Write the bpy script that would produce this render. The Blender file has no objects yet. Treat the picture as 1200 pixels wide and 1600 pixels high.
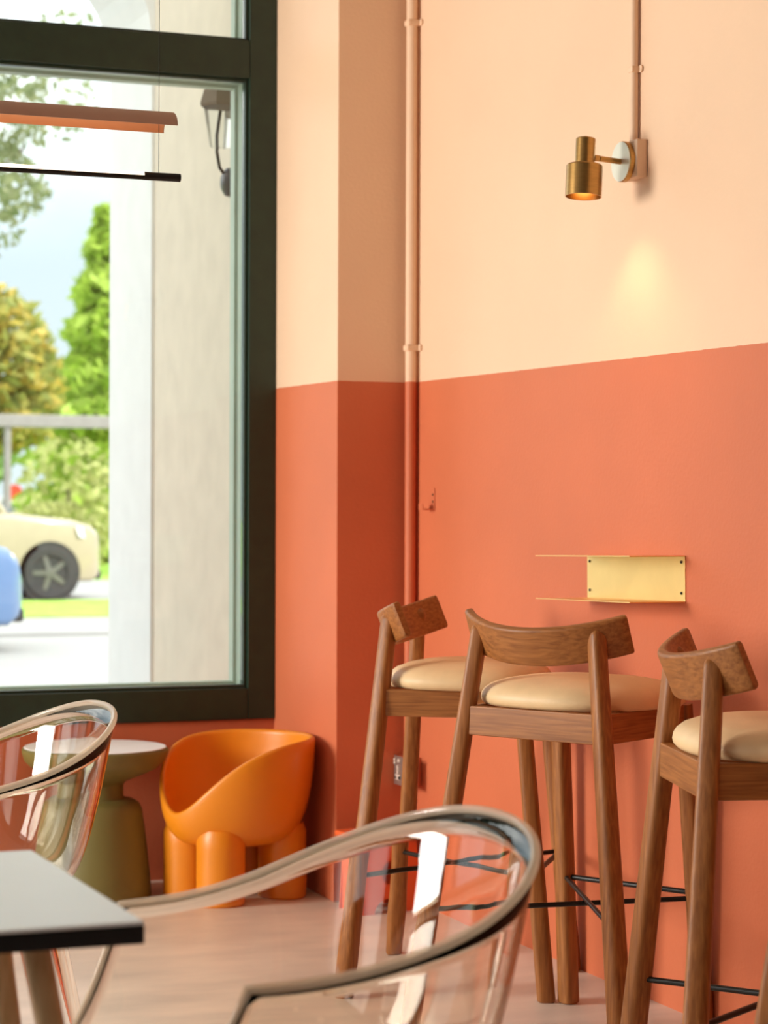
import bpy, bmesh, math, random
from mathutils import Vector, Matrix
random.seed(7)
PI = math.pi
sc = bpy.context.scene
COL = sc.collection

# ------------------------------------------------------------------ camera
psi, pitch, roll = math.atan(1410/3560), math.radians(-0.161), 0.0035
F0 = Vector((math.sin(psi), math.cos(psi), 0)); R0 = Vector((math.cos(psi), -math.sin(psi), 0)); U0 = Vector((0, 0, 1))
FW = F0*math.cos(pitch) + U0*math.sin(pitch); UP = U0*math.cos(pitch) - F0*math.sin(pitch)
RT = R0*math.cos(roll) + UP*math.sin(roll); UC = UP*math.cos(roll) - R0*math.sin(roll)
cam = bpy.data.cameras.new('camera'); cam_o = bpy.data.objects.new('camera', cam); COL.objects.link(cam_o)
m3 = Matrix((RT, UC, -FW)).transposed()
cam_o.matrix_world = Matrix.Translation((-2.6475, -6.4551, 1.2)) @ m3.to_4x4()
cam.sensor_fit = 'VERTICAL'; cam.sensor_height = 36.0; cam.sensor_width = 27.0; cam.lens = 3560/1600*36.0
cam.clip_end = 400
cam.dof.use_dof = True; cam.dof.focus_distance = 4.7; cam.dof.aperture_fstop = 5.8
sc.camera = cam_o

# ------------------------------------------------------------------ view
vs = sc.view_settings
vs.view_transform = 'Standard'; vs.look = 'None'; vs.gamma = 1.0; vs.exposure = 0.0; vs.use_curve_mapping = False

# ------------------------------------------------------------------ sky
wd = bpy.data.worlds.new('sky'); sc.world = wd; wd.use_nodes = True
nt = wd.node_tree; nt.nodes.clear()
def wn(t, **k):
    n = nt.nodes.new(t)
    for a, v in k.items(): setattr(n, a, v)
    return n
tc = wn('ShaderNodeTexCoord'); sep = wn('ShaderNodeSeparateXYZ'); nt.links.new(tc.outputs['Generated'], sep.inputs[0])
ramp = wn('ShaderNodeValToRGB'); nt.links.new(sep.outputs['Z'], ramp.inputs[0])
ramp.color_ramp.elements[0].position = 0.0; ramp.color_ramp.elements[0].color = (.70, .81, .86, 1)
ramp.color_ramp.elements[1].position = 0.5; ramp.color_ramp.elements[1].color = (.44, .62, .80, 1)
no = wn('ShaderNodeTexNoise'); no.inputs['Scale'].default_value = 5.5; no.inputs['Detail'].default_value = 5
nt.links.new(tc.outputs['Generated'], no.inputs['Vector'])
cr = wn('ShaderNodeValToRGB'); nt.links.new(no.outputs['Fac'], cr.inputs[0])
cr.color_ramp.elements[0].position = .44; cr.color_ramp.elements[1].position = .60
hz = wn('ShaderNodeMapRange'); hz.interpolation_type = 'SMOOTHSTEP'; nt.links.new(sep.outputs['Z'], hz.inputs['Value'])
hz.inputs['From Min'].default_value = .10; hz.inputs['From Max'].default_value = .20      # clear towards the horizon, bright cloud above
cm = wn('ShaderNodeMath', operation='MULTIPLY_ADD'); nt.links.new(cr.outputs[0], cm.inputs[0]); cm.inputs[1].default_value = .7; cm.inputs[2].default_value = .3
cf = wn('ShaderNodeMath', operation='MULTIPLY'); nt.links.new(cm.outputs[0], cf.inputs[0]); nt.links.new(hz.outputs[0], cf.inputs[1])
mx = wn('ShaderNodeMixRGB'); nt.links.new(cf.outputs[0], mx.inputs[0]); nt.links.new(ramp.outputs[0], mx.inputs[1]); mx.inputs[2].default_value = (2.5, 2.48, 2.4, 1)
bg = wn('ShaderNodeBackground'); bg.inputs['Strength'].default_value = 1.35
nt.links.new(mx.outputs[0], bg.inputs[0]); wo = wn('ShaderNodeOutputWorld'); nt.links.new(bg.outputs[0], wo.inputs[0])

# ------------------------------------------------------------------ sun and the large daylight lamps
sun = bpy.data.lights.new('sun', 'SUN'); sun.energy = 4.2; sun.angle = math.radians(4); sun.color = (1, .95, .85)
sun_o = bpy.data.objects.new('sun', sun); COL.objects.link(sun_o)
sun_o.rotation_euler = Vector((-.45, .50, -.74)).to_track_quat('-Z', 'Y').to_euler()
def area(name, loc, direction, sx, sy, energy, color):
    l = bpy.data.lights.new(name, 'AREA'); l.shape = 'RECTANGLE'; l.size = sx; l.size_y = sy; l.energy = energy; l.color = color
    o = bpy.data.objects.new(name, l); COL.objects.link(o); o.location = loc
    o.rotation_euler = Vector(direction).to_track_quat('-Z', 'Z').to_euler(); return o
for yy, en in ((-.45, 405), (-4.15, 6), (-6.75, 2)):   # area lamps added outside the left wall's three unseen windows as daylight
    area('window_daylight', (-5.75, yy, 1.75), (1, 0, -.12), 1.6 if yy > -1 else 2.1, 2.3, en, (1.0, .97, .93))
ADDED_LAMPS = [(-3.3, -2.6), (-3.3, -5.2), (-1.6, -6.9)]   # unseen ceiling lamps added to brighten the room, built below
# ------------------------------------------------------------------ materials
MATS = {}
def srgb(r, g, b):
    def c(v):
        v /= 255.0
        return v/12.92 if v <= .04045 else ((v+.055)/1.055)**2.4
    return (c(r), c(g), c(b), 1)
def base_mat(name):
    m = bpy.data.materials.new(name); m.use_nodes = True; MATS[name] = m
    t = m.node_tree; return m, t, t.nodes['Principled BSDF']
def mat(name, col, rough=.6, metal=0, var=.12, scale=8, bump=0, bscale=60, spec=.5, stretch=None, coat=0):
    """plain procedural surface: noise-varied colour and optional fine relief"""
    m, t, p = base_mat(name)
    tcn = t.nodes.new('ShaderNodeTexCoord'); mp = t.nodes.new('ShaderNodeMapping'); t.links.new(tcn.outputs['Object'], mp.inputs[0])
    if stretch: mp.inputs['Scale'].default_value = stretch
    n = t.nodes.new('ShaderNodeTexNoise'); n.inputs['Scale'].default_value = scale; n.inputs['Detail'].default_value = 4
    t.links.new(mp.outputs[0], n.inputs['Vector'])
    r = t.nodes.new('ShaderNodeValToRGB'); t.links.new(n.outputs['Fac'], r.inputs[0])
    r.color_ramp.elements[0].position = .3; r.color_ramp.elements[1].position = .7
    r.color_ramp.elements[0].color = (*[c*(1-var) for c in col[:3]], 1)
    r.color_ramp.elements[1].color = (*[min(1, c*(1+var)) for c in col[:3]], 1)
    t.links.new(r.outputs[0], p.inputs['Base Color'])
    p.inputs['Roughness'].default_value = rough; p.inputs['Metallic'].default_value = metal
    p.inputs['Specular IOR Level'].default_value = spec
    if coat: p.inputs['Coat Weight'].default_value = coat; p.inputs['Coat Roughness'].default_value = .1
    if bump:
        n2 = t.nodes.new('ShaderNodeTexNoise'); n2.inputs['Scale'].default_value = bscale; n2.inputs['Detail'].default_value = 3
        t.links.new(tcn.outputs['Object'], n2.inputs['Vector'])
        b = t.nodes.new('ShaderNodeBump'); b.inputs['Strength'].default_value = bump; b.inputs['Distance'].default_value = .01
        t.links.new(n2.outputs['Fac'], b.inputs['Height']); t.links.new(b.outputs[0], p.inputs['Normal'])
    return m
PEACH = (.84, .555, .365, 1); ORANGE = (.62, .156, .064, 1)
def two_tone(name, rough=.55):
    """wall paint: orange dado up to about 1.57 m, peach above, boundary hand painted"""
    m, t, p = base_mat(name); L = t.links.new
    g = t.nodes.new('ShaderNodeNewGeometry'); s = t.nodes.new('ShaderNodeSeparateXYZ'); L(g.outputs['Position'], s.inputs[0])
    a = t.nodes.new('ShaderNodeMath'); a.operation = 'MULTIPLY_ADD'; L(s.outputs['Y'], a.inputs[0]); a.inputs[1].default_value = -.0061; a.inputs[2].default_value = -1.5769
    z = t.nodes.new('ShaderNodeMath'); z.operation = 'ADD'; L(s.outputs['Z'], z.inputs[0]); L(a.outputs[0], z.inputs[1])
    nz = t.nodes.new('ShaderNodeTexNoise'); nz.inputs['Scale'].default_value = 40; L(g.outputs['Position'], nz.inputs['Vector'])
    w = t.nodes.new('ShaderNodeMath'); w.operation = 'MULTIPLY_ADD'; L(nz.outputs['Fac'], w.inputs[0]); w.inputs[1].default_value = .003; L(z.outputs[0], w.inputs[2])
    st = t.nodes.new('ShaderNodeMath'); st.operation = 'GREATER_THAN'; L(w.outputs[0], st.inputs[0]); st.inputs[1].default_value = .0015
    n = t.nodes.new('ShaderNodeTexNoise'); n.inputs['Scale'].default_value = 2.2; n.inputs['Detail'].default_value = 6; L(g.outputs['Position'], n.inputs['Vector'])
    def tone(c, v):
        r = t.nodes.new('ShaderNodeValToRGB'); L(n.outputs['Fac'], r.inputs[0])
        r.color_ramp.elements[0].position = .3; r.color_ramp.elements[1].position = .7
        r.color_ramp.elements[0].color = (*[q*(1-v) for q in c[:3]], 1); r.color_ramp.elements[1].color = (*[min(1, q*(1+v)) for q in c[:3]], 1)
        return r
    r1, r2 = tone(ORANGE, .06), tone(PEACH, .025)
    mxn = t.nodes.new('ShaderNodeMixRGB'); L(st.outputs[0], mxn.inputs[0]); L(r1.outputs[0], mxn.inputs[1]); L(r2.outputs[0], mxn.inputs[2])
    L(mxn.outputs[0], p.inputs['Base Color']); p.inputs['Roughness'].default_value = rough; p.inputs['Specular IOR Level'].default_value = .35
    n2 = t.nodes.new('ShaderNodeTexNoise'); n2.inputs['Scale'].default_value = 90; n2.inputs['Detail'].default_value = 3; L(g.outputs['Position'], n2.inputs['Vector'])
    b = t.nodes.new('ShaderNodeBump'); b.inputs['Strength'].default_value = .12; b.inputs['Distance'].default_value = .006
    L(n2.outputs['Fac'], b.inputs['Height']); L(b.outputs[0], p.inputs['Normal'])
    return m
def wood(name, c1, c2, rough=.45, axis='Z'):
    m, t, p = base_mat(name); L = t.links.new
    tcn = t.nodes.new('ShaderNodeTexCoord'); mp = t.nodes.new('ShaderNodeMapping'); L(tcn.outputs['Object'], mp.inputs[0])
    mp.inputs['Scale'].default_value = {'Z': (62, 62, 2.4), 'Y': (62, 2.4, 62), 'X': (2.4, 62, 62)}[axis]
    n = t.nodes.new('ShaderNodeTexNoise'); n.inputs['Scale'].default_value = 2.4; n.inputs['Detail'].default_value = 7; n.inputs['Distortion'].default_value = .35
    L(mp.outputs[0], n.inputs['Vector'])
    r = t.nodes.new('ShaderNodeValToRGB'); L(n.outputs['Fac'], r.inputs[0])
    r.color_ramp.elements[0].position = .32; r.color_ramp.elements[0].color = c2; r.color_ramp.elements[1].position = .66; r.color_ramp.elements[1].color = c1
    L(r.outputs[0], p.inputs['Base Color']); p.inputs['Roughness'].default_value = rough; p.inputs['Specular IOR Level'].default_value = .35
    b = t.nodes.new('ShaderNodeBump'); b.inputs['Strength'].default_value = .12; b.inputs['Distance'].default_value = .002
    L(n.outputs['Fac'], b.inputs['Height']); L(b.outputs[0], p.inputs['Normal'])
    return m
def thin_glass(name, tint, gloss=1.0):
    """flat pane: clear with a Fresnel mirror"""
    m, t, p = base_mat(name); L = t.links.new; t.nodes.remove(p)
    tr = t.nodes.new('ShaderNodeBsdfTransparent'); tr.inputs[0].default_value = tint
    gl = t.nodes.new('ShaderNodeBsdfGlossy'); gl.inputs['Roughness'].default_value = .01
    fr = t.nodes.new('ShaderNodeFresnel'); fr.inputs[0].default_value = 1.45
    mu = t.nodes.new('ShaderNodeMath'); mu.operation = 'MULTIPLY'; L(fr.outputs[0], mu.inputs[0]); mu.inputs[1].default_value = gloss
    ms = t.nodes.new('ShaderNodeMixShader'); L(mu.outputs[0], ms.inputs[0]); L(tr.outputs[0], ms.inputs[1]); L(gl.outputs[0], ms.inputs[2])
    L(ms.outputs[0], t.nodes['Material Output'].inputs[0]); return m
def clear_plastic(name, tint, bump=.25, ior=1.49):
    m, t, p = base_mat(name); L = t.links.new
    p.inputs['Base Color'].default_value = tint; p.inputs['Transmission Weight'].default_value = 1; p.inputs['Roughness'].default_value = .0
    p.inputs['IOR'].default_value = ior
    if bump:
        tcn = t.nodes.new('ShaderNodeTexCoord'); n = t.nodes.new('ShaderNodeTexNoise'); n.inputs['Scale'].default_value = 9; n.inputs['Detail'].default_value = 1
        L(tcn.outputs['Object'], n.inputs['Vector'])
        b = t.nodes.new('ShaderNodeBump'); b.inputs['Strength'].default_value = bump; b.inputs['Distance'].default_value = .01
        L(n.outputs['Fac'], b.inputs['Height']); L(b.outputs[0], p.inputs['Normal'])
    return m
def glow(name, col, strength):
    m, t, p = base_mat(name); p.inputs['Base Color'].default_value = col
    p.inputs['Emission Color'].default_value = col; p.inputs['Emission Strength'].default_value = strength; return m
def foliage(name, c1, c2, c3):
    m, t, p = base_mat(name); L = t.links.new
    g = t.nodes.new('ShaderNodeNewGeometry')
    r = t.nodes.new('ShaderNodeValToRGB'); L(g.outputs['Random Per Island'], r.inputs[0])
    r.color_ramp.elements[0].color = c1; r.color_ramp.elements[1].color = c3
    e = r.color_ramp.elements.new(.5); e.color = c2
    L(r.outputs[0], p.inputs['Base Color']); p.inputs['Roughness'].default_value = .6
    tl = t.nodes.new('ShaderNodeBsdfTranslucent'); L(r.outputs[0], tl.inputs[0])
    ms = t.nodes.new('ShaderNodeMixShader'); ms.inputs[0].default_value = .45; L(p.outputs[0], ms.inputs[1]); L(tl.outputs[0], ms.inputs[2])
    L(ms.outputs[0], t.nodes['Material Output'].inputs[0]); return m

two_tone('wall_paint')
mat('peach_paint', PEACH, .55, var=.03)
mat('concrete_floor', (.75, .63, .52, 1), .42, var=.14, scale=2.6, bump=.08, bscale=25, stretch=(1, 2.2, 1))
mat('ceiling_white', (.40, .37, .33, 1), .8, var=.03)
mat('green_paint', (.012, .026, .012, 1), .42, var=.15, scale=20, bump=.05)
mat('pale_green', (.50, .60, .49, 1), .5, var=.05)
mat('cream_plaster', (.80, .70, .56, 1), .8, var=.05, bump=.1)
mat('white_plaster', (.88, .88, .86, 1), .8, var=.03, bump=.05)
mat('brass', (.46, .26, .085, 1), .30, 1, var=.10, scale=30, stretch=(1, 1, 8))
mat('polished_brass', (.96, .64, .27, 1), .42, 1, var=.05)
mat('pale_metal', (.80, .74, .62, 1), .45, .6, var=.05)
mat('dark_metal', (.025, .022, .02, 1), .35, .6, var=.1)
mat('leather', (.82, .56, .30, 1), .5, var=.05, scale=14, bump=.08, bscale=160)
wood('stool_wood', (.41, .150, .037, 1), (.25, .082, .018, 1))
wood('stool_wood_along', (.41, .150, .037, 1), (.25, .082, .018, 1), axis='X')
wood('stool_wood_across', (.41, .150, .037, 1), (.25, .082, .018, 1), axis='Y')
wood('pale_wood', (.72, .48, .26, 1), (.60, .37, .18, 1))
mat('orange_plastic', (.78, .24, .008, 1), .38, var=.06, scale=3, bump=.03, bscale=200)
mat('olive_plastic', (.175, .142, .036, 1), .5, var=.06, scale=3)
mat('step_orange', (.80, .13, .03, 1), .45, var=.04)
mat('white_laminate', (.93, .95, .96, 1), .28, var=.02)
mat('black_edge', (.006, .006, .008, 1), .4, var=.1)
mat('steel_plate', (.42, .36, .31, 1), .4, .7, var=.05)
mat('socket_plastic', (.80, .66, .55, 1), .5, var=.03)
mat('shade_outer', (.60, .36, .26, 1), .55, var=.04)
mat('shade_inner', (.95, .52, .28, 1), .6, var=.03)
mat('slot_black', (.01, .008, .008, 1), .7)
glow('led', (1, .80, .58, 1), 2.4); glow('bulb', (1, .72, .38, 1), 5); glow('ceiling_diffuser', (1, .90, .76, 1), 1.0)
thin_glass('pane', (.97, .985, .975, 1), .8)
clear_plastic('clear_shell', (1.0, .955, .885, 1), bump=.10, ior=1.36)
def rim_plastic(name, tint):
    """thick rounded edge of the clear shell: partly see-through, partly scattering, glossy"""
    m, t, p = base_mat(name); L = t.links.new
    p.inputs['Base Color'].default_value = tint; p.inputs['Roughness'].default_value = .06; p.inputs['Coat Weight'].default_value = 1.0; p.inputs['Specular IOR Level'].default_value = 1.0
    tr = t.nodes.new('ShaderNodeBsdfTransparent'); tr.inputs[0].default_value = (1, .92, .80, 1)
    tl = t.nodes.new('ShaderNodeBsdfTranslucent'); tl.inputs[0].default_value = tint
    m1 = t.nodes.new('ShaderNodeMixShader'); m1.inputs[0].default_value = .5; L(p.outputs[0], m1.inputs[1]); L(tl.outputs[0], m1.inputs[2])
    m2 = t.nodes.new('ShaderNodeMixShader'); m2.inputs[0].default_value = .52; L(tr.outputs[0], m2.inputs[1]); L(m1.outputs[0], m2.inputs[2])
    L(m2.outputs[0], t.nodes['Material Output'].inputs[0]); return m
rim_plastic('clear_rim', (1.0, .90, .76, 1))
mat('asphalt', (.36, .36, .36, 1), .85, var=.06, scale=1.5)
mat('paving', (.36, .355, .345, 1), .85, var=.05, scale=1.2)
mat('grass', (.30, .52, .06, 1), .8, var=.3, scale=3)
mat('car_beige', (.46, .38, .26, 1), .3, var=.03, coat=.6)
mat('car_blue', (.12, .21, .40, 1), .28, var=.03, coat=.6)
mat('car_white', (.75, .75, .73, 1), .3, var=.03, coat=.5)
mat('car_red', (.65, .06, .04, 1), .3, var=.03, coat=.5)
mat('tyre', (.05, .05, .05, 1), .8); mat('rim_alloy', (.20, .19, .17, 1), .35, .5)
mat('car_glass', (.10, .13, .15, 1), .08, var=.05); mat('lamp_lens', (.85, .87, .88, 1), .1, var=.03); mat('tail_lens', (.6, .03, .02, 1), .2)
mat('beam_grey', (.32, .30, .275, 1), .6, var=.1)
mat('bark', (.20, .15, .11, 1), .9, var=.25, scale=10)
foliage('leaf_lime', (.28, .42, .06, 1), (.48, .64, .10, 1), (.66, .80, .18, 1))
foliage('leaf_yellow', (.30, .36, .10, 1), (.52, .52, .16, 1), (.82, .58, .14, 1))
foliage('leaf_grey', (.20, .26, .11, 1), (.34, .38, .20, 1), (.48, .48, .30, 1))
foliage('leaf_green', (.16, .28, .08, 1), (.30, .46, .16, 1), (.50, .66, .30, 1))
foliage('leaf_hedge', (.32, .34, .12, 1), (.52, .54, .22, 1), (.72, .72, .32, 1))

# ------------------------------------------------------------------ mesh helpers
class MB:
    """collects faces, then links them as one mesh object"""
    def __init__(s): s.v = []; s.f = []
    def add(s, vs, fs):
        o = len(s.v); s.v += [tuple(v) for v in vs]; s.f += [tuple(i+o for i in f) for f in fs]; return s
    def box(s, lo, hi):
        x0, y0, z0 = lo; x1, y1, z1 = hi
        return s.add([(x0,y0,z0),(x1,y0,z0),(x1,y1,z0),(x0,y1,z0),(x0,y0,z1),(x1,y0,z1),(x1,y1,z1),(x0,y1,z1)],
                     [(0,3,2,1),(4,5,6,7),(0,1,5,4),(1,2,6,5),(2,3,7,6),(3,0,4,7)])
    def loft(s, rings, cap=True, closed=True):
        n = len(rings[0]); vs = [v for r in rings for v in r]; fs = []
        for i in range(len(rings)-1):
            for j in range(n if closed else n-1):
                k = (j+1) % n
                fs.append((i*n+j, i*n+k, (i+1)*n+k, (i+1)*n+j))
        if cap: fs.append(tuple(range(n))[::-1]); fs.append(tuple((len(rings)-1)*n+j for j in range(n)))
        return s.add(vs, fs)
    def lathe(s, prof, c=(0,0,0), n=32, axis='Z'):
        rings = []
        for r, z in prof:
            ring = []
            for i in range(n):
                a = 2*PI*i/n; x, y = r*math.cos(a), r*math.sin(a)
                p = (x, y, z) if axis == 'Z' else ((z, x, y) if axis == 'X' else (y, z, x))
                ring.append((c[0]+p[0], c[1]+p[1], c[2]+p[2]))
            rings.append(ring)
        return s.loft(rings)
    def tube(s, pts, r, n=10):
        pts = [Vector(p) for p in pts]; rings = []
        rr = r if isinstance(r, (list, tuple)) else [r]*len(pts)
        d0 = (pts[1]-pts[0]).normalized(); ref = Vector((0,0,1)) if abs(d0.z) < .9 else Vector((1,0,0))
        a = d0.cross(ref).normalized()
        for i, p in enumerate(pts):
            d = (pts[min(i+1, len(pts)-1)]-pts[max(i-1, 0)]).normalized()
            a = (a-d*a.dot(d)).normalized(); b = d.cross(a)
            rings.append([p+(a*math.cos(2*PI*k/n)+b*math.sin(2*PI*k/n))*rr[i] for k in range(n)])
        return s.loft(rings)
    def prism(s, poly, lo, hi, axis='Y'):
        """polygon in the plane across axis, extruded from lo to hi"""
        def P(u, v, w): return {'Y': (u, w, v), 'X': (w, u, v), 'Z': (u, v, w)}[axis]
        n = len(poly); vs = [P(u, v, lo) for u, v in poly]+[P(u, v, hi) for u, v in poly]
        fs = [tuple(range(n)), tuple(range(2*n-1, n-1, -1))]+[(i, (i+1) % n+0, (i+1) % n+n, i+n) for i in range(n)]
        return s.add(vs, fs)
    def build(s, name, material, parent=None, bevel=0, smooth=False, subsurf=0, solid=0, loc=None, seg=2):
        me = bpy.data.meshes.new(name); me.from_pydata(s.v, [], s.f)
        bm = bmesh.new(); bm.from_mesh(me); bmesh.ops.recalc_face_normals(bm, faces=bm.faces)
        if bevel:
            es = [e for e in bm.edges if len(e.link_faces) == 2 and e.calc_face_angle(0) > .5]
            bmesh.ops.bevel(bm, geom=es, offset=bevel, segments=seg, affect='EDGES', profile=.5, clamp_overlap=True)
        bm.to_mesh(me); bm.free()
        me.materials.append(MATS[material])
        o = bpy.data.objects.new(name, me); COL.objects.link(o)
        if parent: o.parent = parent
        if loc: o.location = loc
        if smooth or bevel:
            for p in me.polygons: p.use_smooth = True
            if smooth != 'all':
                me.set_sharp_from_angle(angle=math.radians(38))
        if bevel: md = o.modifiers.new('flat', 'WEIGHTED_NORMAL'); md.keep_sharp = True
        if solid: md = o.modifiers.new('thick', 'SOLIDIFY'); md.thickness = solid; md.offset = 0
        if subsurf: md = o.modifiers.new('sub', 'SUBSURF'); md.levels = subsurf; md.render_levels = subsurf
        return o
def thing(name, label, cat, loc=(0,0,0), rz=0, group=None):
    o = bpy.data.objects.new(name, None); COL.objects.link(o); o.location = loc; o.rotation_euler = (0, 0, rz)
    o.empty_display_size = .1
    o['label'] = label; o['category'] = cat
    if group: o['group'] = group
    return o
def tag(o, label, cat, group=None):
    o['label'] = label; o['category'] = cat
    if group: o['group'] = group
    return o
def struct(o, label=None):
    o['kind'] = 'structure'
    if label: o['label'] = label
    return o
def structE(name, label=None, loc=(0,0,0)):
    o = bpy.data.objects.new(name, None); COL.objects.link(o); o.location = loc; return struct(o, label)
def copy_tree(o, parent=None):
    c = o.copy(); COL.objects.link(c); c.parent = parent
    for ch in o.children: copy_tree(ch, c)
    return c

# ================================================================== THE SETTING
XL, YB, ZC = -5.6, -8.4, 3.4       # left wall, back wall, ceiling
YW = .5794                          # inner face of the window wall
PX = -.2442                         # left face of the corner pillar
struct(MB().box((XL-.2, YB-.2, -.12), (.2, YW+.22, 0)).build('floor', 'concrete_floor'), 'smooth beige concrete floor with cloudy trowel marks')
struct(MB().box((XL-.2, YB-.2, ZC), (.2, YW+.22, ZC+.2)).build('ceiling', 'ceiling_white'))
struct(MB().box((0, YB-.2, 0), (.2, YW+.22, ZC)).build('wall_right', 'wall_paint'), 'peach and terracotta two-tone wall on the right')
struct(MB().box((XL-.2, YB-.2, 0), (0, YB, ZC)).build('wall_back', 'green_paint'))
struct(MB().box((PX, 0, 0), (0, YW+.22, ZC)).build('wall_corner', 'wall_paint', bevel=.004), 'two-tone corner pillar beside the green window')
wf = MB().box((XL, YW, 0), (PX, YW+.22, .506)).box((XL, YW, 3.25), (PX, YW+.22, ZC))
for x0, x1 in ((-2.75, -2.55), (-5.6, -5.05)): wf.box((x0, YW, .506), (x1, YW+.22, 3.25))
struct(wf.build('wall_front', 'wall_paint'), 'low terracotta wall under the green window')
wl = MB().box((XL-.2, YB, 0), (XL, YW, .55)).box((XL-.2, YB, 2.95), (XL, YW, ZC))
for y0, y1 in ((YB, -7.9), (-5.6, -5.3), (-3.0, -1.35), (.45, YW)): wl.box((XL-.2, y0, .55), (XL, y1, 2.95))
struct(wl.build('wall_left', 'green_paint'))
for i, (y0, y1) in enumerate(((-7.9, -5.6), (-5.3, -3.0), (-1.35, .45))):
    w = structE('window_%d' % (i+3), None, (XL-.08, (y0+y1)/2, .55)); h = (y1-y0)/2
    f = MB().box((-.03, -h, 0), (.03, h, .08)).box((-.03, -h, 2.32), (.03, h, 2.4)).box((-.03, -h, .08), (.03, -h+.08, 2.32)).box((-.03, h-.08, .08), (.03, h, 2.32))
    f.build('frame', 'green_paint', w, bevel=.004)
    MB().box((-.003, -h+.08, .08), (.003, h-.08, 2.32)).build('pane', 'pane', w)

def front_window(name, x0, x1, label):
    """dark green shop window: stiles, rails, transom, inner beads, pale outer frame, two panes"""
    w = structE(name, label, ((x0+x1)/2, YW, .506)); cx = (x0+x1)/2; a, b = x0-cx, x1-cx
    Y0, Y1 = -.012, .055; zt0, zt1, zt = 2.075, 2.198, 2.744
    MB().box((b-.093, Y0, 0), (b, Y1, zt)).build('stile', 'green_paint', w, bevel=.004)
    MB().box((a, Y0, 0), (a+.093, Y1, zt)).build('stile', 'green_paint', w, bevel=.004)
    MB().box((a+.093, Y0, 0), (b-.093, Y1, .102)).build('bottom_rail', 'green_paint', w, bevel=.004)
    MB().box((a+.093, Y0, zt0), (b-.093, Y1, zt1)).build('transom', 'green_paint', w, bevel=.004)
    MB().box((a+.093, Y0, zt-.09), (b-.093, Y1, zt)).build('top_rail', 'green_paint', w, bevel=.004)
    for (z0, z1) in ((.102, zt0), (zt1, zt-.09)):
        l, r = a+.093, b-.093; g = .010
        bead = MB().box((l, .006, z0), (l+g, .03, z1)).box((r-g, .006, z0), (r, .03, z1)).box((l+g, .006, z0), (r-g, .03, z0+g)).box((l+g, .006, z1-g), (r-g, .03, z1))
        bead.build('glazing_bead', 'green_paint', w, bevel=.002)
        MB().box((l+g, .026, z0+g), (r-g, .032, z1-g)).build('pane', 'pane', w)
        of = MB()
        for k, (yy0, yy1, q) in enumerate(((.058, .105, .004), (.105, .15, .014))):
            of.box((l, yy0, z0), (l+q, yy1, z1)).box((r-q, yy0, z0), (r, yy1, z1)).box((l+q, yy0, z0), (r-q, yy1, z0+q)).box((l+q, yy0, z1-q), (r-q, yy1, z1))
        of.build('outer_frame', 'pale_green', w, bevel=.0015)
    fill = MB().box((a, Y1, 0), (a+.093, .15, zt)).box((b-.093, Y1, 0), (b, .15, zt)).box((a+.093, Y1, 0), (b-.093, .15, .102)).box((a+.093, Y1, zt0), (b-.093, .15, zt1)).box((a+.093, Y1, zt-.09), (b-.093, .15, zt))
    fill.build('outer_stile', 'pale_green', w)
    return w
front_window('window_1', -2.55, PX-.0008, 'large dark green framed shop window with a transom')
front_window('window_2', -5.05, -2.75, None)

# two-tone conduit in the corner, its clips and the socket box it feeds
t = thing('corner_conduit', 'painted vertical conduit pipe in the corner beside the pillar', 'pipe', (-.0235, -.046, .40))
MB().tube([(0, 0, 0.045), (0, 0, 1.5), (0, 0, 2.99)], .0165, 16).build('pipe', 'wall_paint', t, smooth=True)
for z in (1.679, 2.665):
    c = MB().box((-.019, -.020, z-.41), (.021, .020, z-.39)).build('clip', 'wall_paint', t, bevel=.006)
    MB().lathe([(.0001, 0), (.010, 0), (.010, .006), (.0001, .006)], (.017, -.026, z-.40), 16, 'X').build('ear', 'wall_paint', c, smooth=True)
t = thing('wall_socket', 'brushed steel double wall socket under the corner conduit', 'socket', (0, -.0665, .395))
MB().box((-.052, -.022, -.043), (-.001, .062, .043)).build('back_box', 'wall_paint', t, bevel=.003)
fp = MB().box((-.056, -.062, -.044), (-.052, .064, .044)).build('face_plate', 'steel_plate', t, bevel=.0015)
for s in (.032, -.028):
    for (y0, y1, z0, z1) in ((-.004, .004, -.010, .016), (-.017, -.007, -.026, -.017), (.007, .017, -.026, -.017), (-.017, .017, -.028, -.012)):
        MB().box((-.0585, s+y0, z0), (-.0558, s+y1, z1)).build('socket_insert', 'socket_plastic', fp)
    MB().box((-.0595, s+.018 if s > 0 else s-.027, .018), (-.0558, s+.027 if s > 0 else s-.018, .036)).build('switch', 'socket_plastic', fp, bevel=.001)
    MB().box((-.0590, s-.016, .027), (-.0558, s-.004, .036)).build('indicator', 'socket_plastic', fp)
# small painted J shaped bracket on the wall
t = thing('wall_bracket', 'small terracotta painted metal bracket screwed to the wall near the corner', 'bracket', (0, -.165, 1.1872))
MB().box((-.003, -.020, 0), (0, .020, .066)).build('plate', 'wall_paint', t, bevel=.0008)
MB().box((-.036, -.018, 0), (-.003, .018, .004)).build('ledge', 'wall_paint', t, bevel=.001)
MB().box((-.039, -.016, 0), (-.036, .016, .019)).build('lip', 'wall_paint', t, bevel=.001)
for z in (.025, .046): MB().lathe([(.0001, 0), (.0035, 0), (.0035, -.002), (.0001, -.002)], (-.003, -.011, z), 10, 'X').build('screw', 'dark_metal', t)
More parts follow.
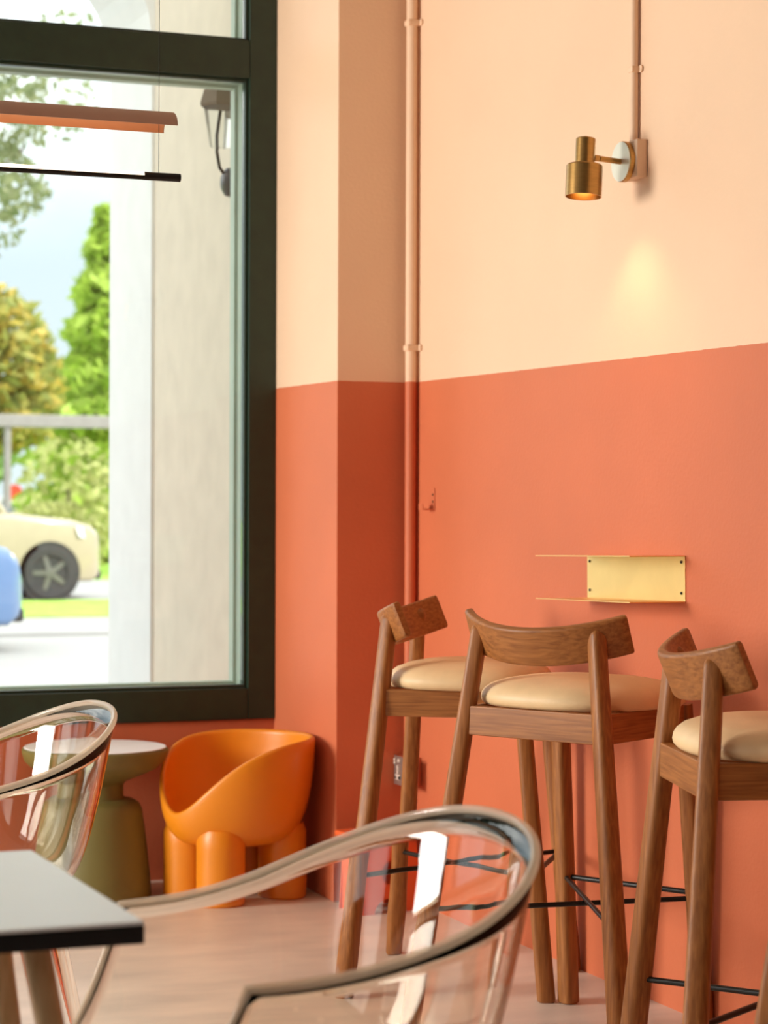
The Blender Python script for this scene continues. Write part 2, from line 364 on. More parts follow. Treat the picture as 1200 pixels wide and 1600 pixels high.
# ------------------------------------------------------------------ sconce
t = thing('sconce_conduit', 'peach painted conduit and junction box above the brass wall lamp', 'pipe', (-.0125, -1.463, 2.005))
MB().tube([(0, 0, .09), (0, -.0, .6), (0, .0, 1.395)], .0105, 14).build('pipe', 'peach_paint', t, smooth=True)
MB().box((-.017, -.049, 0), (.0120, .045, .093)).build('junction_box', 'peach_paint', t, bevel=.004)
c = MB().box((-.012, -.013, .262), (.012, .013, .278)).build('clip', 'peach_paint', t, bevel=.004)
MB().lathe([(.0001, 0), (.009, 0), (.009, .005), (.0001, .005)], (.007, -.019, .270), 16, 'X').build('ear', 'peach_paint', c, smooth=True)
t = thing('wall_lamp', 'aged brass cylinder wall lamp pointing down above the shelf', 'lamp', (-.0295, -1.455, 2.048))
MB().lathe([(.0001, -.0145), (.0475, -.0145), (.050, -.012), (.050, -.001), (.0001, -.001)], (0, 0, 0), 48, 'X').build('backplate_rim', 'brass', t, smooth=True)
MB().lathe([(.0001, -.0158), (.0485, -.0158), (.0485, -.0142), (.0001, -.0142)], (0, 0, 0), 48, 'X').build('backplate_face', 'pale_metal', t, smooth=True)
MB().tube([(-.0155, 0, 0), (-.076, -.006, .003)], .0072, 16).build('arm', 'brass', t, smooth=True)
MB().tube([(-.074, -.006, .003), (-.079, -.0065, .0035)], .0045, 12).build('joint', 'dark_metal', t, smooth=True)
MB().tube([(-.079, -.0065, .0035), (-.092, -.008, .004)], .0080, 8).build('knuckle', 'brass', t, smooth=True)
h = bpy.data.objects.new('head', None); COL.objects.link(h); h.parent = t; h.location = (-.118, -.011, 0); h.rotation_euler = (math.radians(-3), math.radians(4), 0)
MB().lathe([(.0001, .050), (.022, .050), (.0240, .048), (.0240, -.022), (.0001, -.022)], n=40).build('neck', 'brass', h, smooth=True)
MB().lathe([(.0001, .0545), (.006, .0545), (.007, .050), (.0001, .050)], n=16).build('finial', 'brass', h, smooth=True)
MB().lathe([(.0001, -.016), (.042, -.016), (.0445, -.019), (.0445, -.0945), (.0425, -.0945), (.0425, -.030), (.0001, -.030)], n=48).build('shade', 'brass', h, smooth=True)
MB().lathe([(.0001, -.072), (.012, -.071), (.024, -.064), (.030, -.052), (.028, -.040), (.0001, -.034)], n=24).build('bulb', 'bulb', h, smooth='all')
sp = bpy.data.lights.new('lamp_light', 'SPOT'); sp.energy = 3.4; sp.color = (1, .64, .36); sp.spot_size = math.radians(100); sp.spot_blend = .9; sp.shadow_soft_size = .018
so = bpy.data.objects.new('lamp_light', sp); COL.objects.link(so); so.parent = h; so.location = (0, 0, -.085); so.rotation_euler = (0, math.radians(-12), 0)
# ------------------------------------------------------------------ folded brass shelf
t = thing('brass_shelf', 'folded polished brass shelf screwed to the terracotta wall', 'shelf', (0, -1.455, 1.024), 0)
t.rotation_euler = (math.radians(-1.1), 0, 0)
MB().box((-.003, -.256, -.055), (-.0005, .256, .055)).build('back_plate', 'polished_brass', t, bevel=.0008)
MB().box((-.150, -.256, .0530), (-.003, .256, .0555)).build('top_flange', 'polished_brass', t, bevel=.0008)
MB().box((-.150, -.256, -.0555), (-.003, .256, -.0530)).build('bottom_flange', 'polished_brass', t, bevel=.0008)
for y in (-.240, .240):
    for z in (-.034, .040):
        MB().lathe([(.0001, 0), (.004, 0), (.003, -.0025), (.0001, -.003)], (-.003, y, z), 12, 'X').build('screw', 'dark_metal', t)

# ================================================================== BAR STOOLS
def rsq(w, k=4, rr=.30):
    """rounded square outline, side w"""
    r = w*rr; h = w/2-r; out = []
    for cx, cy, a0 in ((h, h, 0), (-h, h, PI/2), (-h, -h, PI), (h, -h, 1.5*PI)):
        for i in range(k):
            a = a0+PI/2*i/(k-1); out.append((cx+r*math.cos(a), cy+r*math.sin(a)))
    return out
def leg_mesh(p0, p1, w0, w1, dome=0, yaw=0):
    p0, p1 = Vector(p0), Vector(p1); L = (p1-p0).length; d = (p1-p0).normalized(); m = MB(); rings = []
    cy, sy = math.cos(yaw), math.sin(yaw)
    ax = Vector((cy, sy, 0)); ax = (ax-d*ax.dot(d)).normalized(); ay = d.cross(ax)
    st = [(0, .80), (.006, 1), (L*.25, 1), (L*.5, 1), (L*.75, 1)]
    if dome: st += [(L-dome, 1), (L-dome*.6, .93), (L-dome*.28, .72), (L-dome*.06, .40), (L, .12)]
    else: st += [(L, 1)]
    for s, sca in st:
        w = (w0+(w1-w0)*s/L)*sca; q = p0+d*s
        ring = []
        for u, v in rsq(w):
            p = q+ax*u+ay*v
            if s == 0: p.z = 0
            ring.append(p)
        rings.append(ring)
    return m.loft(rings)
XB, YBK, XT, YT, XF, YF, XFT, YFT = -.241, .279, -.169, .162, .235, .190, .175, .174
def leg_at(kind, s, z):
    if kind == 'B': k = z/.9; return Vector((XB+(XT-XB)*k, s*(YBK+(YT-YBK)*k), z))
    k = z/.66; return Vector((XF+(XFT-XF)*k, s*(YF+(YFT-YF)*k), z))
def make_stool():
    t = thing('bar_stool', 'x', 'bar stool', group='wooden bar stools along the terracotta wall')
    for s in (1, -1):
        leg_mesh(leg_at('B', s, 0), leg_at('B', s, .934), .048, .036, dome=.018, yaw=s*.35).build('leg', 'stool_wood', t, smooth=True)
        leg_mesh(leg_at('F', s, 0), leg_at('F', s, .748), .045, .039, yaw=-s*.2).build('leg', 'stool_wood', t, smooth=True)
    def rail(a, b, th=.022, z0=.682, z1=.748):
        a, b = Vector(a), Vector(b); d = (b-a); d.z = 0; d.normalize(); n = Vector((-d.y, d.x, 0))*th/2
        pts = []
        for z, pa, pb in ((z0, a, b), (z1, a, b)):
            for p, sg in ((pa, -1), (pb, -1), (pb, 1), (pa, 1)):
                q = p+n*sg; pts.append((q.x, q.y, z))
        return MB().add(pts, [(0,3,2,1),(4,5,6,7),(0,1,5,4),(1,2,6,5),(2,3,7,6),(3,0,4,7)])
    z = .715
    rail(leg_at('B', 1, z), leg_at('B', -1, z)).build('seat_rail', 'stool_wood_across', t, bevel=.003)
    rail(leg_at('F', 1, z), leg_at('F', -1, z)).build('seat_rail', 'stool_wood_across', t, bevel=.003)
    for s in (1, -1): rail(leg_at('B', s, z), leg_at('F', s, z)).build('seat_rail', 'stool_wood_along', t, bevel=.003)
    for s in (1, -1):   # corner braces under the seat
        p = leg_at('B', s, z); MB().prism([(p.x+.005, p.y), (p.x+.075, p.y-s*.002), (p.x+.005, p.y-s*.075)], .684, .744, 'Z').build('corner_brace', 'stool_wood', t, bevel=.002)
    # padded seat
    def outline(sc_, z_, ox=0):
        n = 48; out = []
        for i in range(n):
            a = 2*PI*i/n; c, s = math.cos(a), math.sin(a); e = 2/2.7
            x = .200*abs(c)**e*(1 if c > 0 else -1); y = .224*abs(s)**e*(1 if s > 0 else -1)
            y *= 1+.10*(x/.196)*.6
            out.append((x*sc_+.004+ox, y*sc_, z_))
        return out
    prof = [(.02, .7490), (.80, .7490), (.89, .7478), (.955, .7495), (.99, .757), (1.0, .766), (.992, .775), (.962, .785), (.90, .795), (.78, .804), (.60, .811), (.35, .8155), (.02, .8165)]
    MB().loft([outline(a, b) for a, b in prof]).build('seat', 'leather', t, smooth='all')
    # curved, raked backrest
    R, xm, tilt, hh, th = .300, -.2045, math.radians(22), .0450, .0105
    rings = []; N = 28; amax = math.asin(.213/R)
    sec = []
    for (cx, cz, a0) in ((th*.35, hh-.008, 0), (-th*.35, hh-.008, PI/2), (-th*.35, -hh+.008, PI), (th*.35, -hh+.008, 1.5*PI)):
        for i in range(5):
            a = a0+PI/2*i/4; sec.append((cx+th*.65*math.cos(a), cz+.008*math.sin(a)))
    al = [-amax+2*amax*i/N for i in range(N+1)]
    for i, a in enumerate([al[0]]+al+[al[-1]]):
        sh = .82 if i in (0, N+2) else 1.0; ext = .003*(-1 if i == 0 else (1 if i == N+2 else 0))
        ring = []
        for u, v in sec:
            u, v = u*sh, v*(sh+.12 if sh < 1 else 1)
            ang = a+ext/R; rad = R-u           # upright arc, then the whole board is raked back
            px_, pz_ = R-rad*math.cos(ang), v
            ring.append((xm+px_*math.cos(tilt)-pz_*math.sin(tilt), rad*math.sin(ang), .889+px_*math.sin(tilt)+pz_*math.cos(tilt)))
        rings.append(ring)
    MB().loft(rings).build('backrest', 'stool_wood_across', t, smooth=True)
    # steel footrest: front bar and crossed braces, small plates on the legs
    zf, zb = .311, .292
    P = {('F', s): leg_at('F', s, zf) for s in (1, -1)}; P.update({('B', s): leg_at('B', s, zb) for s in (1, -1)})
    MB().tube([P['F', 1], P['F', -1]], .0065, 10).build('foot_bar', 'dark_metal', t, smooth=True)
    MB().tube([P['F', 1], P['B', -1]], .0060, 10).build('cross_brace', 'dark_metal', t, smooth=True)
    a, b = P['F', -1].copy(), P['B', 1].copy(); a.z -= .012; b.z -= .012
    MB().tube([a, b], .0060, 10).build('cross_brace', 'dark_metal', t, smooth=True)
    return t
stool = make_stool()
poses = [(-.317, -1.787, 28.96, 'brown wooden bar stool with its back turned to us, second from the window pillar'),
         (-.329, -1.186, -35.6, 'brown wooden bar stool nearest the window pillar, seen from the side'),
         (-.406, -2.805, -16.5, 'brown wooden bar stool nearest the camera with its seat cut by the right edge'),
         (-.440, -3.420, 20.0, 'bar stool of which one wooden leg shows in the bottom right corner')]
for i, (x, y, a, lab) in enumerate(poses):
    s_ = stool if i == 0 else copy_tree(stool)
    s_.location = (x, y, 0); s_.rotation_euler = (0, 0, math.radians(a)); s_['label'] = lab

# ================================================================== CLEAR TUB CHAIRS
def make_tub():
    t = thing('tub_chair', 'x', 'chair', group='clear plastic tub chairs')
    a, b, L, zb, za, p, ba, nn, kk = .209, .317, .238, .785, .641, 2.44, .297, 2.193, .178
    def zr(x):
        u = min(max((L-x)/(L+a), 0), 1); return za+(zb-za)*((1-kk)*u**p+kk*math.sin(u*PI/2)**2)
    K, NB = 12, 44; top = []
    for i in range(K): k = 1-i/K; top.append((L*k, -(b+(ba-b)*k)))
    for i in range(NB+1):
        th = -PI/2+PI*i/NB; c, s = abs(math.cos(th)), math.sin(th)
        top.append((-a*c**(2/nn), b*(1 if s >= 0 else -1)*abs(s)**(2/nn)))
    for i in range(1, K+1): k = i/K; top.append((L*k, b+(ba-b)*k))
    n = len(top)
    rim = [Vector((x, y, zr(x))) for x, y in top]
    # seat level outline with the same parametrisation
    def low(i):
        x, y = top[i]; f_ = .5+.5*(x+a)/(L+a)
        if x >= 0: lx = .02+(x/L)*.36; ly = .205*(1 if y > 0 else -1)
        else: lx = .02+x/a*.115; ly = .205*y/b
        return Vector((lx, ly, .435+.012*max(0, lx)/.36))
    lowc = [low(i) for i in range(n)]
    rings = []; NV = 14
    for j in range(NV+1):
        v = j/NV; ring = []
        for i in range(n):
            r_, l_ = rim[i], lowc[i]
            h = v**1.0
            # straight raked wall, then a round turn into the seat
            hz = math.sin(v*PI/2)**1.0; wx = v**1.25
            q = Vector((r_.x+(l_.x-r_.x)*(v*.85+.15*v**3), r_.y+(l_.y-r_.y)*(v*.72+.28*v**4), r_.z+(l_.z-r_.z)*hz))
            ring.append(q)
        rings.append(ring)
    m = MB(); vs = [q for r_ in rings for q in r_]; fs = []
    for j in range(NV):
        for i in range(n-1): fs.append((j*n+i, j*n+i+1, (j+1)*n+i+1, (j+1)*n+i))
    # seat pan: strips across from right to left
    half = n//2; NS = 8; base = len(vs); idx = {}
    for i in range(half+1):
        A_, B_ = lowc[i], lowc[n-1-i]
        for s in range(NS+1):
            if s == 0: idx[i, s] = NV*n+i
            elif s == NS: idx[i, s] = NV*n+n-1-i
            else:
                k = s/NS; q = A_.lerp(B_, k); q.z -= .012*math.sin(k*PI); idx[i, s] = len(vs); vs.append(q)
    for i in range(half):
        for s in range(NS):
            f = [idx[i, s], idx[i, s+1], idx[i+1, s+1], idx[i+1, s]]; f = list(dict.fromkeys(f))
            if len(f) > 2: fs.append(tuple(f))
    m.add(vs, fs)
    sh = m.build('shell', 'clear_shell', t, smooth='all', solid=.005)
    # thick rounded rim, running on down the front edges of the arms
    fr = [rings[j][0] for j in range(NV, 0, -1)]; fl = [rings[j][n-1] for j in range(1, NV+1)]
    path = fr+rim+fl
    MB().tube(path, [.0045]*(len(fr))+[.0065]*len(rim)+[.0045]*len(fl), 12).build('rim', 'clear_rim', t, smooth='all')
    for sx, sy in ((.30, .17), (.30, -.17), (-.05, .15), (-.05, -.15)):
        ex = sx+(.03 if sx > 0 else -.10); ey = sy*1.18
        MB().tube([(ex, ey, 0), (sx+(ex-sx)*.5, (sy+ey)/2, .21), (sx, sy, .431)], [.011, .015, .020], 14).build('leg', 'clear_shell', t, smooth=True)
    return t
tub = make_tub()
tub.location = (-1.582, -3.662, 0); tub.rotation_euler = (0, 0, math.radians(179.2)); tub['label'] = 'clear amber plastic tub chair in the foreground, drawn up to the white table'
t2 = copy_tree(tub); t2.location = (-1.655, -1.846, 0); t2.rotation_euler = (0, 0, math.radians(181.2)); t2['label'] = 'clear plastic tub chair at the left edge, in front of the olive side table'

# ================================================================== TABLE
t = thing('cafe_table', 'white laminate cafe table with a black edge and pale wooden legs', 'table', (-2.280, -3.800, 0))
MB().box((-.300, -.272, .7455), (.300, .272, .750)).build('table_top', 'white_laminate', t, bevel=.002)
MB().box((-.300, -.272, .7250), (.300, .272, .7455)).build('edge_band', 'black_edge', t, bevel=.0015)
for sx, sy in ((1, 1), (1, -1), (-1, 1), (-1, -1)):
    leg_mesh((sx*.330, sy*.215, 0), (sx*.212, sy*.110, .726), .026, .032).build('leg', 'pale_wood', t, smooth=True)
# ================================================================== ORANGE BOWL CHAIR
t = thing('bowl_chair', 'glossy orange moulded chair with a scooped bowl and four fat legs', 'chair', (-.497, .200, 0), math.radians(199))
def bowl():
    n = 72; zbm = .165; m = MB()
    def zr(phi): u = (1-math.cos(phi))/2; return .268+.212*(u**.9*(3-2*u)*u**.25 if u < 1 else 1)
    def zrim(phi):
        p_ = abs((phi+PI) % (2*PI)-PI); return .266+.216*(1-math.exp(-(math.degrees(p_)/51)**1.8))
    def rr(phi): return .238-.006*math.cos(phi)
    rings = []
    NT = 14
    for j in range(NT+1):
        tt = PI/2*j/NT; ring = []
        for i in range(n):
            ph = 2*PI*i/n; r = (rr(ph))*math.sin(tt)**.34; z = zbm+(zrim(ph)-zbm)*(1-math.cos(tt))**.9
            ring.append((max(r, .002)*math.cos(ph), max(r, .002)*math.sin(ph), z))
        rings.append(ring)
    lip = []
    for (dr, dz) in ((-.002, .007), (-.008, .0105), (-.014, .0085), (-.0175, .002)):
        lip.append([((rr(2*PI*i/n)+dr)*math.cos(2*PI*i/n), (rr(2*PI*i/n)+dr)*math.sin(2*PI*i/n), zrim(2*PI*i/n)+dz) for i in range(n)])
    rings += lip
    for j in range(NT, -1, -1):
        tt = PI/2*j/NT; ring = []
        for i in range(n):
            ph = 2*PI*i/n; r = (rr(ph)-.018)*math.sin(tt)**.34; z0 = zbm+.035; z = z0+(zrim(ph)-.004-z0)*(1-math.cos(tt))**.9
            ring.append((max(r, .002)*math.cos(ph), max(r, .002)*math.sin(ph), z))
        rings.append(ring)
    return m.loft(rings)
bowl().build('bowl', 'orange_plastic', t, smooth='all')
for lx, ly in ((.120, .086), (.120, -.086), (-.114, .086), (-.114, -.086)):
    MB().lathe([(.0001, 0), (.068, 0), (.0735, .006), (.0735, .170), (.0735, .205), (.064, .228), (.0001, .236)], (lx, ly, 0), 36).build('leg', 'orange_plastic', t, smooth=True)
# ================================================================== OLIVE SIDE TABLE
sd = MB().lathe([(.0001, 0), (.160, 0), (.166, .006), (.163, .06), (.150, .18), (.137, .268), (.128, .288), (.110, .298), (.086, .302), (.080, .310), (.080, .345), (.090, .357), (.130, .372), (.180, .394), (.209, .420), (.217, .443), (.217, .452), (.212, .457), (.19, .4585), (.0001, .4585)], n=64)
sd = sd.build('side_table', 'olive_plastic', smooth=True); sd.location = (-.895, .345, 0)
# pale disc over the olive top, painting in its reflection
MB().lathe([(.0001, .4583), (.2105, .4583), (.209, .4602), (.0001, .4606)], n=64).build('table_face', 'white_plaster', sd, smooth=True)
tag(sd, 'mushroom-shaped olive side table with a pale top beneath the window', 'side table')
# ================================================================== ORANGE STEP STOOL
def holed(outer, hole, lo, hi):
    cu = bpy.data.curves.new('c', 'CURVE'); cu.dimensions = '2D'; cu.fill_mode = 'BOTH'; cu.extrude = (hi-lo)/2
    for pl in (outer, hole):
        sp_ = cu.splines.new('POLY'); sp_.points.add(len(pl)-1); sp_.use_cyclic_u = True
        for q, (u, v) in zip(sp_.points, pl): q.co = (u, v, 0, 1)
    ob = bpy.data.objects.new('c', cu); COL.objects.link(ob)
    dg = bpy.context.evaluated_depsgraph_get(); me = bpy.data.meshes.new_from_object(ob.evaluated_get(dg))
    bpy.data.objects.remove(ob); bpy.data.curves.remove(cu)
    return me
t = thing('step_stool', 'small orange plastic step stool seen through the clear chair', 'step stool', (-.150, -.170, 0), math.radians(6))
def sidep(w0, w1, hgt):
    arch = [(w0-.055-(2*w0-.11)*i/12 if False else (w0-.05)*math.cos(PI*i/12), .045*math.sin(PI*i/12)) for i in range(13)]
    return [(w0, 0), (w1, hgt), (-w1, hgt), (-w0, 0)]+[(-x, z) for x, z in arch]
circ = [(.034*math.cos(2*PI*i/24), .118+.034*math.sin(2*PI*i/24)) for i in range(24)]
for nm, w0, w1, off, rot in (('front_panel', .105, .090, -.075, 0), ('back_panel', .105, .090, .075, 0), ('side_panel', .080, .070, -.092, 1), ('side_panel', .080, .070, .092, 1)):
    me = holed(sidep(w0, w1, .215), circ, -.003, .003); me.name = nm; me.materials.clear(); me.materials.append(MATS['step_orange'])
    o = bpy.data.objects.new(nm, me); COL.objects.link(o); o.parent = t
    o.rotation_euler = (PI/2, 0, PI/2 if rot else 0); o.location = (off, 0, 0) if rot else (0, off, 0)
MB().box((-.122, -.100, .213), (.122, .100, .234)).build('step_plate', 'step_orange', t, bevel=.008)
# ================================================================== LINEAR PENDANT
t = thing('linear_pendant', 'long slim pendant lamp with a dusty pink trough shade and a black-tipped light bar', 'pendant lamp', (-2.352, -1.97, 1.868))
def trough(w, h, z0, th):
    out = []; N = 16
    for i in range(N+1): a = PI*i/N; out.append((w*math.cos(a), z0+h*math.sin(a)))
    for i in range(N, -1, -1): a = PI*i/N; out.append(((w-th)*math.cos(a), z0+(h-th)*math.sin(a)))
    return out
def sweep(poly, x0, x1):
    return MB().loft([[(x0, u, v) for u, v in poly], [(x1, u, v) for u, v in poly]])
sweep(trough(.052, .034, .098, .0015), -1.01, 1.01).build('shade', 'shade_outer', t, smooth=True)
sweep(trough(.0502, .0322, .098, .0010), -1.009, 1.009).build('shade_lining', 'shade_inner', t, smooth=True)
MB().tube([(-.955, 0, 0), (.955, 0, 0)], .0080, 14).build('light_bar', 'dark_metal', t, smooth=True)
sweep([(.0086*math.cos(PI*i/10), .0004+.0086*math.sin(PI*i/10)) for i in range(11)], -.953, .953).build('led_strip', 'led', t, smooth=True)
for s in (-1, 1):
    MB().tube([(s*.952, 0, 0), (s*1.030, 0, 0)], .0084, 16).build('end_cap', 'black_edge', t, smooth=True)
    MB().tube([(s*.985, 0, .006), (s*.985, 0, 1.534)], .0008, 6).build('suspension_wire', 'dark_metal', t)
# ================================================================== ADDED CEILING LAMPS (out of view, to brighten the room)
for i, (x, y) in enumerate(ADDED_LAMPS):
    t = thing('ceiling_lamp', ('round ceiling lamp over the window end of the room', 'round ceiling lamp over the middle of the room', 'round ceiling lamp above the camera')[i], 'ceiling lamp', (x, y, ZC), group='round ceiling lamps')
    MB().lathe([(.0001, 0), (.30, 0), (.30, -.05), (.285, -.05), (.285, -.01), (.0001, -.01)], n=40).build('housing', 'ceiling_white', t, smooth=True)
    MB().lathe([(.0001, -.035), (.284, -.035), (.284, -.045), (.0001, -.048)], n=40).build('diffuser', 'ceiling_diffuser', t, smooth=True)

# ================================================================== OUTSIDE
struct(MB().box((-60, YW+.22, -.3), (60, 14.1, -.01)).build('pavement', 'paving'), 'pale paved forecourt outside the window')
struct(MB().box((-60, 14.1, -.3), (60, 16.9, .02)).build('kerb', 'paving'), 'raised grey kerb strip')
struct(MB().box((-60, 16.9, -.3), (60, 21.0, .03)).build('grass_verge', 'grass'), 'bright green grass verge')
struct(MB().box((-60, 21.0, -.3), (60, 29.0, -.005)).build('road', 'asphalt'), 'pale road')
struct(MB().box((-90, 29.0, -.3), (110, 160, .0)).build('far_lawn', 'grass'), 'lawn behind the road')
struct(MB().box((-.250, YW+.22, -.01), (.4, 2.0, 4.9)).build('wall_outside', 'cream_plaster'), 'cream plaster wall outside the window')
def arcade():
    # white arcade wall parallel to the facade with a flat arch springing from the pier
    x1, x0, zs, rise = -.262, -3.6, 2.98, .85; N = 24; cx, hw = (x0+x1)/2, (x1-x0)/2
    poly = [(.4, -.01), (.4, 4.9), (-4.4, 4.9), (-4.4, -.01), (x0, -.01), (x0, zs)]
    for i in range(1, N):
        a = PI-PI*i/N; poly.append((cx+hw*math.cos(a), zs+rise*math.sin(a)))
    poly += [(x1, zs), (x1, -.01)]
    m = MB(); n = len(poly); vs = [(u, 2.0, v) for u, v in poly]+[(u, 2.62, v) for u, v in poly]
    fs = [(i, (i+1) % n, (i+1) % n+n, i+n) for i in range(n)]
    fs += [tuple(range(n)), tuple(range(2*n-1, n-1, -1))]
    return m.add(vs, fs)
struct(arcade().build('wall_arcade', 'white_plaster'), 'white arcade pier and arch outside the window')
# lantern on the outside wall
t = thing('wall_lantern', 'dark metal lantern on the cream wall outside the window', 'lantern', (-.250, 1.03, 2.31))
MB().lathe([(.0001, -.035), (.030, -.033), (.048, -.020), (.052, 0), (.0001, 0)], (0, 0, 0), 24, 'X').build('rosette', 'dark_metal', t, smooth=True)
arm = [(-.03, 0, .030), (-.044, 0, .048), (-.054, 0, .10), (-.056, -.005, .16), (-.056, -.045, .238)]
MB().tube(arm, .006, 8).build('arm', 'dark_metal', t, smooth='all')
MB().lathe([(.0001, .235), (.070, .235), (.073, .245), (.060, .29), (.030, .315), (.012, .335), (.0001, .34)], (-.075, -.11, 0), 6).build('hood', 'bark', t)
MB().lathe([(.0001, .10), (.038, .10), (.060, .236), (.0001, .236)], (-.075, -.11, 0), 6).build('glass', 'pane', t)

def make_car(name, label, paint, L, W, hood, belt, roof, wb, ov, wr, loc, rz, hatch=True):
    """whole car, x forward, origin on the ground below the front bumper"""
    t = thing(name, label, 'car', loc, rz)
    def sect(x, w, z0, z1, k=.10):
        r = k; out = []
        for cy, cz, a0 in ((w-r, z1-r, 0), (-w+r, z1-r, PI/2), (-w+r*.6, z0+r*.6, PI), (w-r*.6, z0+r*.6, 1.5*PI)):
            rr = r if a0 < PI else r*.6
            for i in range(4): a = a0+PI/2*i/3; out.append((x, cy+rr*math.cos(a), cz+rr*math.sin(a)))
        return out
    h = W/2; zb = .22
    st = [(0, h*.60, zb+.12, hood*.66), (-.05, h*.74, zb+.06, hood*.78), (-.16, h*.88, zb, hood*.87), (-.45, h*.97, zb, hood*.95), (-.9, h, zb, hood*.99), (-1.25, h, zb, hood*1.03), (-1.7, h, zb, belt), (-L*.6, h, zb, belt+.02), (-L+.5, h*.98, zb, belt+.04), (-L+.12, h*.93, zb+.03, belt), (-L, h*.8, zb+.12, belt*.85)]
    MB().loft([sect(*s) for s in st]).build('body', paint, t, smooth=True)
    cab = [(-1.20, h*.86, belt-.06, belt+.02), (-1.75, h*.82, belt-.06, roof-.14), (-2.05, h*.78, belt-.06, roof-.02), (-L*.62, h*.76, belt-.06, roof), (-L+.65, h*.75, belt-.06, roof-.05), (-L+.12, h*.78, belt-.06, belt+.10)]
    MB().loft([sect(*s, .05) for s in cab]).build('cabin_glass', 'car_glass', t, smooth=True)
    top = [(-1.95, h*.80, roof-.06, roof+.0), (-L*.62, h*.78, roof-.06, roof+.025), (-L+.60, h*.77, roof-.09, roof-.02)]
    MB().loft([sect(*s, .025) for s in top]).build('roof', paint, t, smooth=True)
    for x0 in (-1.30, -L*.58, -L+.35):
        for s in (-1, 1):
            MB().tube([(x0, s*h*.88, belt-.02), (x0-.45 if x0 > -1.5 else x0, s*h*.79, roof-.04)], .045, 8).build('pillar', paint, t, smooth=True)
    for x in (-ov, -ov-wb):
        for s in (-1, 1):
            a = MB().lathe([(.0001, -.03), (wr*1.17, -.03), (wr*1.17, .012), (.0001, .012)], (0, 0, 0), 28, 'Y').build('wheel_arch', 'tyre', t, smooth=True); a.location = (x, s*(h-.012)-(.0 if s < 0 else 0), wr+.01)
            if s < 0: a.rotation_euler = (0, 0, PI)
            w = MB().lathe([(.0001, -.10), (wr*.93, -.10), (wr, -.07), (wr, .03), (wr*.93, .06), (wr*.68, .062), (wr*.66, .04), (.0001, .04)], (0, 0, 0), 32, 'Y').build('wheel', 'tyre', t, smooth=True); w.location = (x, s*(h-.03), wr)
            if s < 0: w.rotation_euler = (0, 0, PI)
            r = MB()
            for k in range(5):
                a_ = 2*PI*k/5; d = Vector((math.cos(a_), 0, math.sin(a_))); q = Vector((-d.z, 0, d.x))*.035
                r.prism([], 0, 0) if False else r.add([d*.05+q+Vector((0, .058, 0)), d*.05-q+Vector((0, .058, 0)), d*wr*.66-q*.8+Vector((0, .050, 0)), d*wr*.66+q*.8+Vector((0, .050, 0))], [(0, 1, 2, 3)])
            r.lathe([(.0001, .052), (.07, .052), (.06, .064), (.0001, .066)], (0, 0, 0), 16, 'Y')
            r.build('wheel_rim', 'rim_alloy', w)
    for s in (-1, 1):
        hl = MB().loft([[(-.05, s*h*.52, hood*.66), (-.05, s*h*.52, hood*.80), (-.10, s*h*.78, hood*.82), (-.12, s*h*.80, hood*.68)], [(-.02, s*h*.50, hood*.665), (-.04, s*h*.50, hood*.80), (-.40, s*h*.985, hood*.87), (-.36, s*h*.985, hood*.75)]]).build('headlamp', 'lamp_lens', t)
        MB().box((-L-.004, s*h*.62-.10, belt*.66), (-L+.10, s*h*.62+.10, belt*.80)).build('tail_lamp', 'tail_lens', t, bevel=.01)
    MB().box((-.10, -h*.66, zb+.02), (.012, h*.66, zb+.14)).build('bumper', 'tyre', t, bevel=.03)
    return t
make_car('family_car', 'beige off-road car driving past beyond the grass verge', 'car_beige', 4.5, 1.85, 1.06, 1.10, 1.72, 2.7, .74, .335, (4.76, 22.75, 0), 0)
make_car('family_car', 'blue car parked on the forecourt, cut off by the left edge', 'car_blue', 4.1, 1.75, .98, 1.02, 1.50, 2.5, .78, .31, (1.50, 12.65, -.01), 0)
make_car('family_car', 'distant white car with red tail lamps showing over the hedge', 'car_white', 4.3, 1.75, .95, 1.0, 1.5, 2.6, .8, .32, (8.45, 52.3, 0), PI)
t = thing('road_sign', 'small round red sign beyond the hedge beside the gantry post', 'sign', (9.3, 47.97, 0))
MB().tube([(0, 0, 0), (0, 0, 1.30)], .025, 8).build('post', 'beam_grey', t, smooth=True)
MB().lathe([(.0001, -.01), (.20, -.01), (.20, .01), (.0001, .01)], (0, -.03, 1.48), 24, 'Y').build('disc', 'car_red', t, smooth=True)
# grey gantry
t = thing('height_gantry', 'grey horizontal beam on a post across the road', 'gantry', (5.07, 29.2, 0))
MB().box((-4, -.09, 2.42), (4.5, .09, 2.62)).build('beam', 'beam_grey', t, bevel=.02)
MB().tube([(0, 0, 0), (0, 0, 2.42)], .06, 12).build('post', 'beam_grey', t, smooth=True)
MB().tube([(-3.8, 0, 0), (-3.8, 0, 2.42)], .06, 12).build('post', 'beam_grey', t, smooth=True)
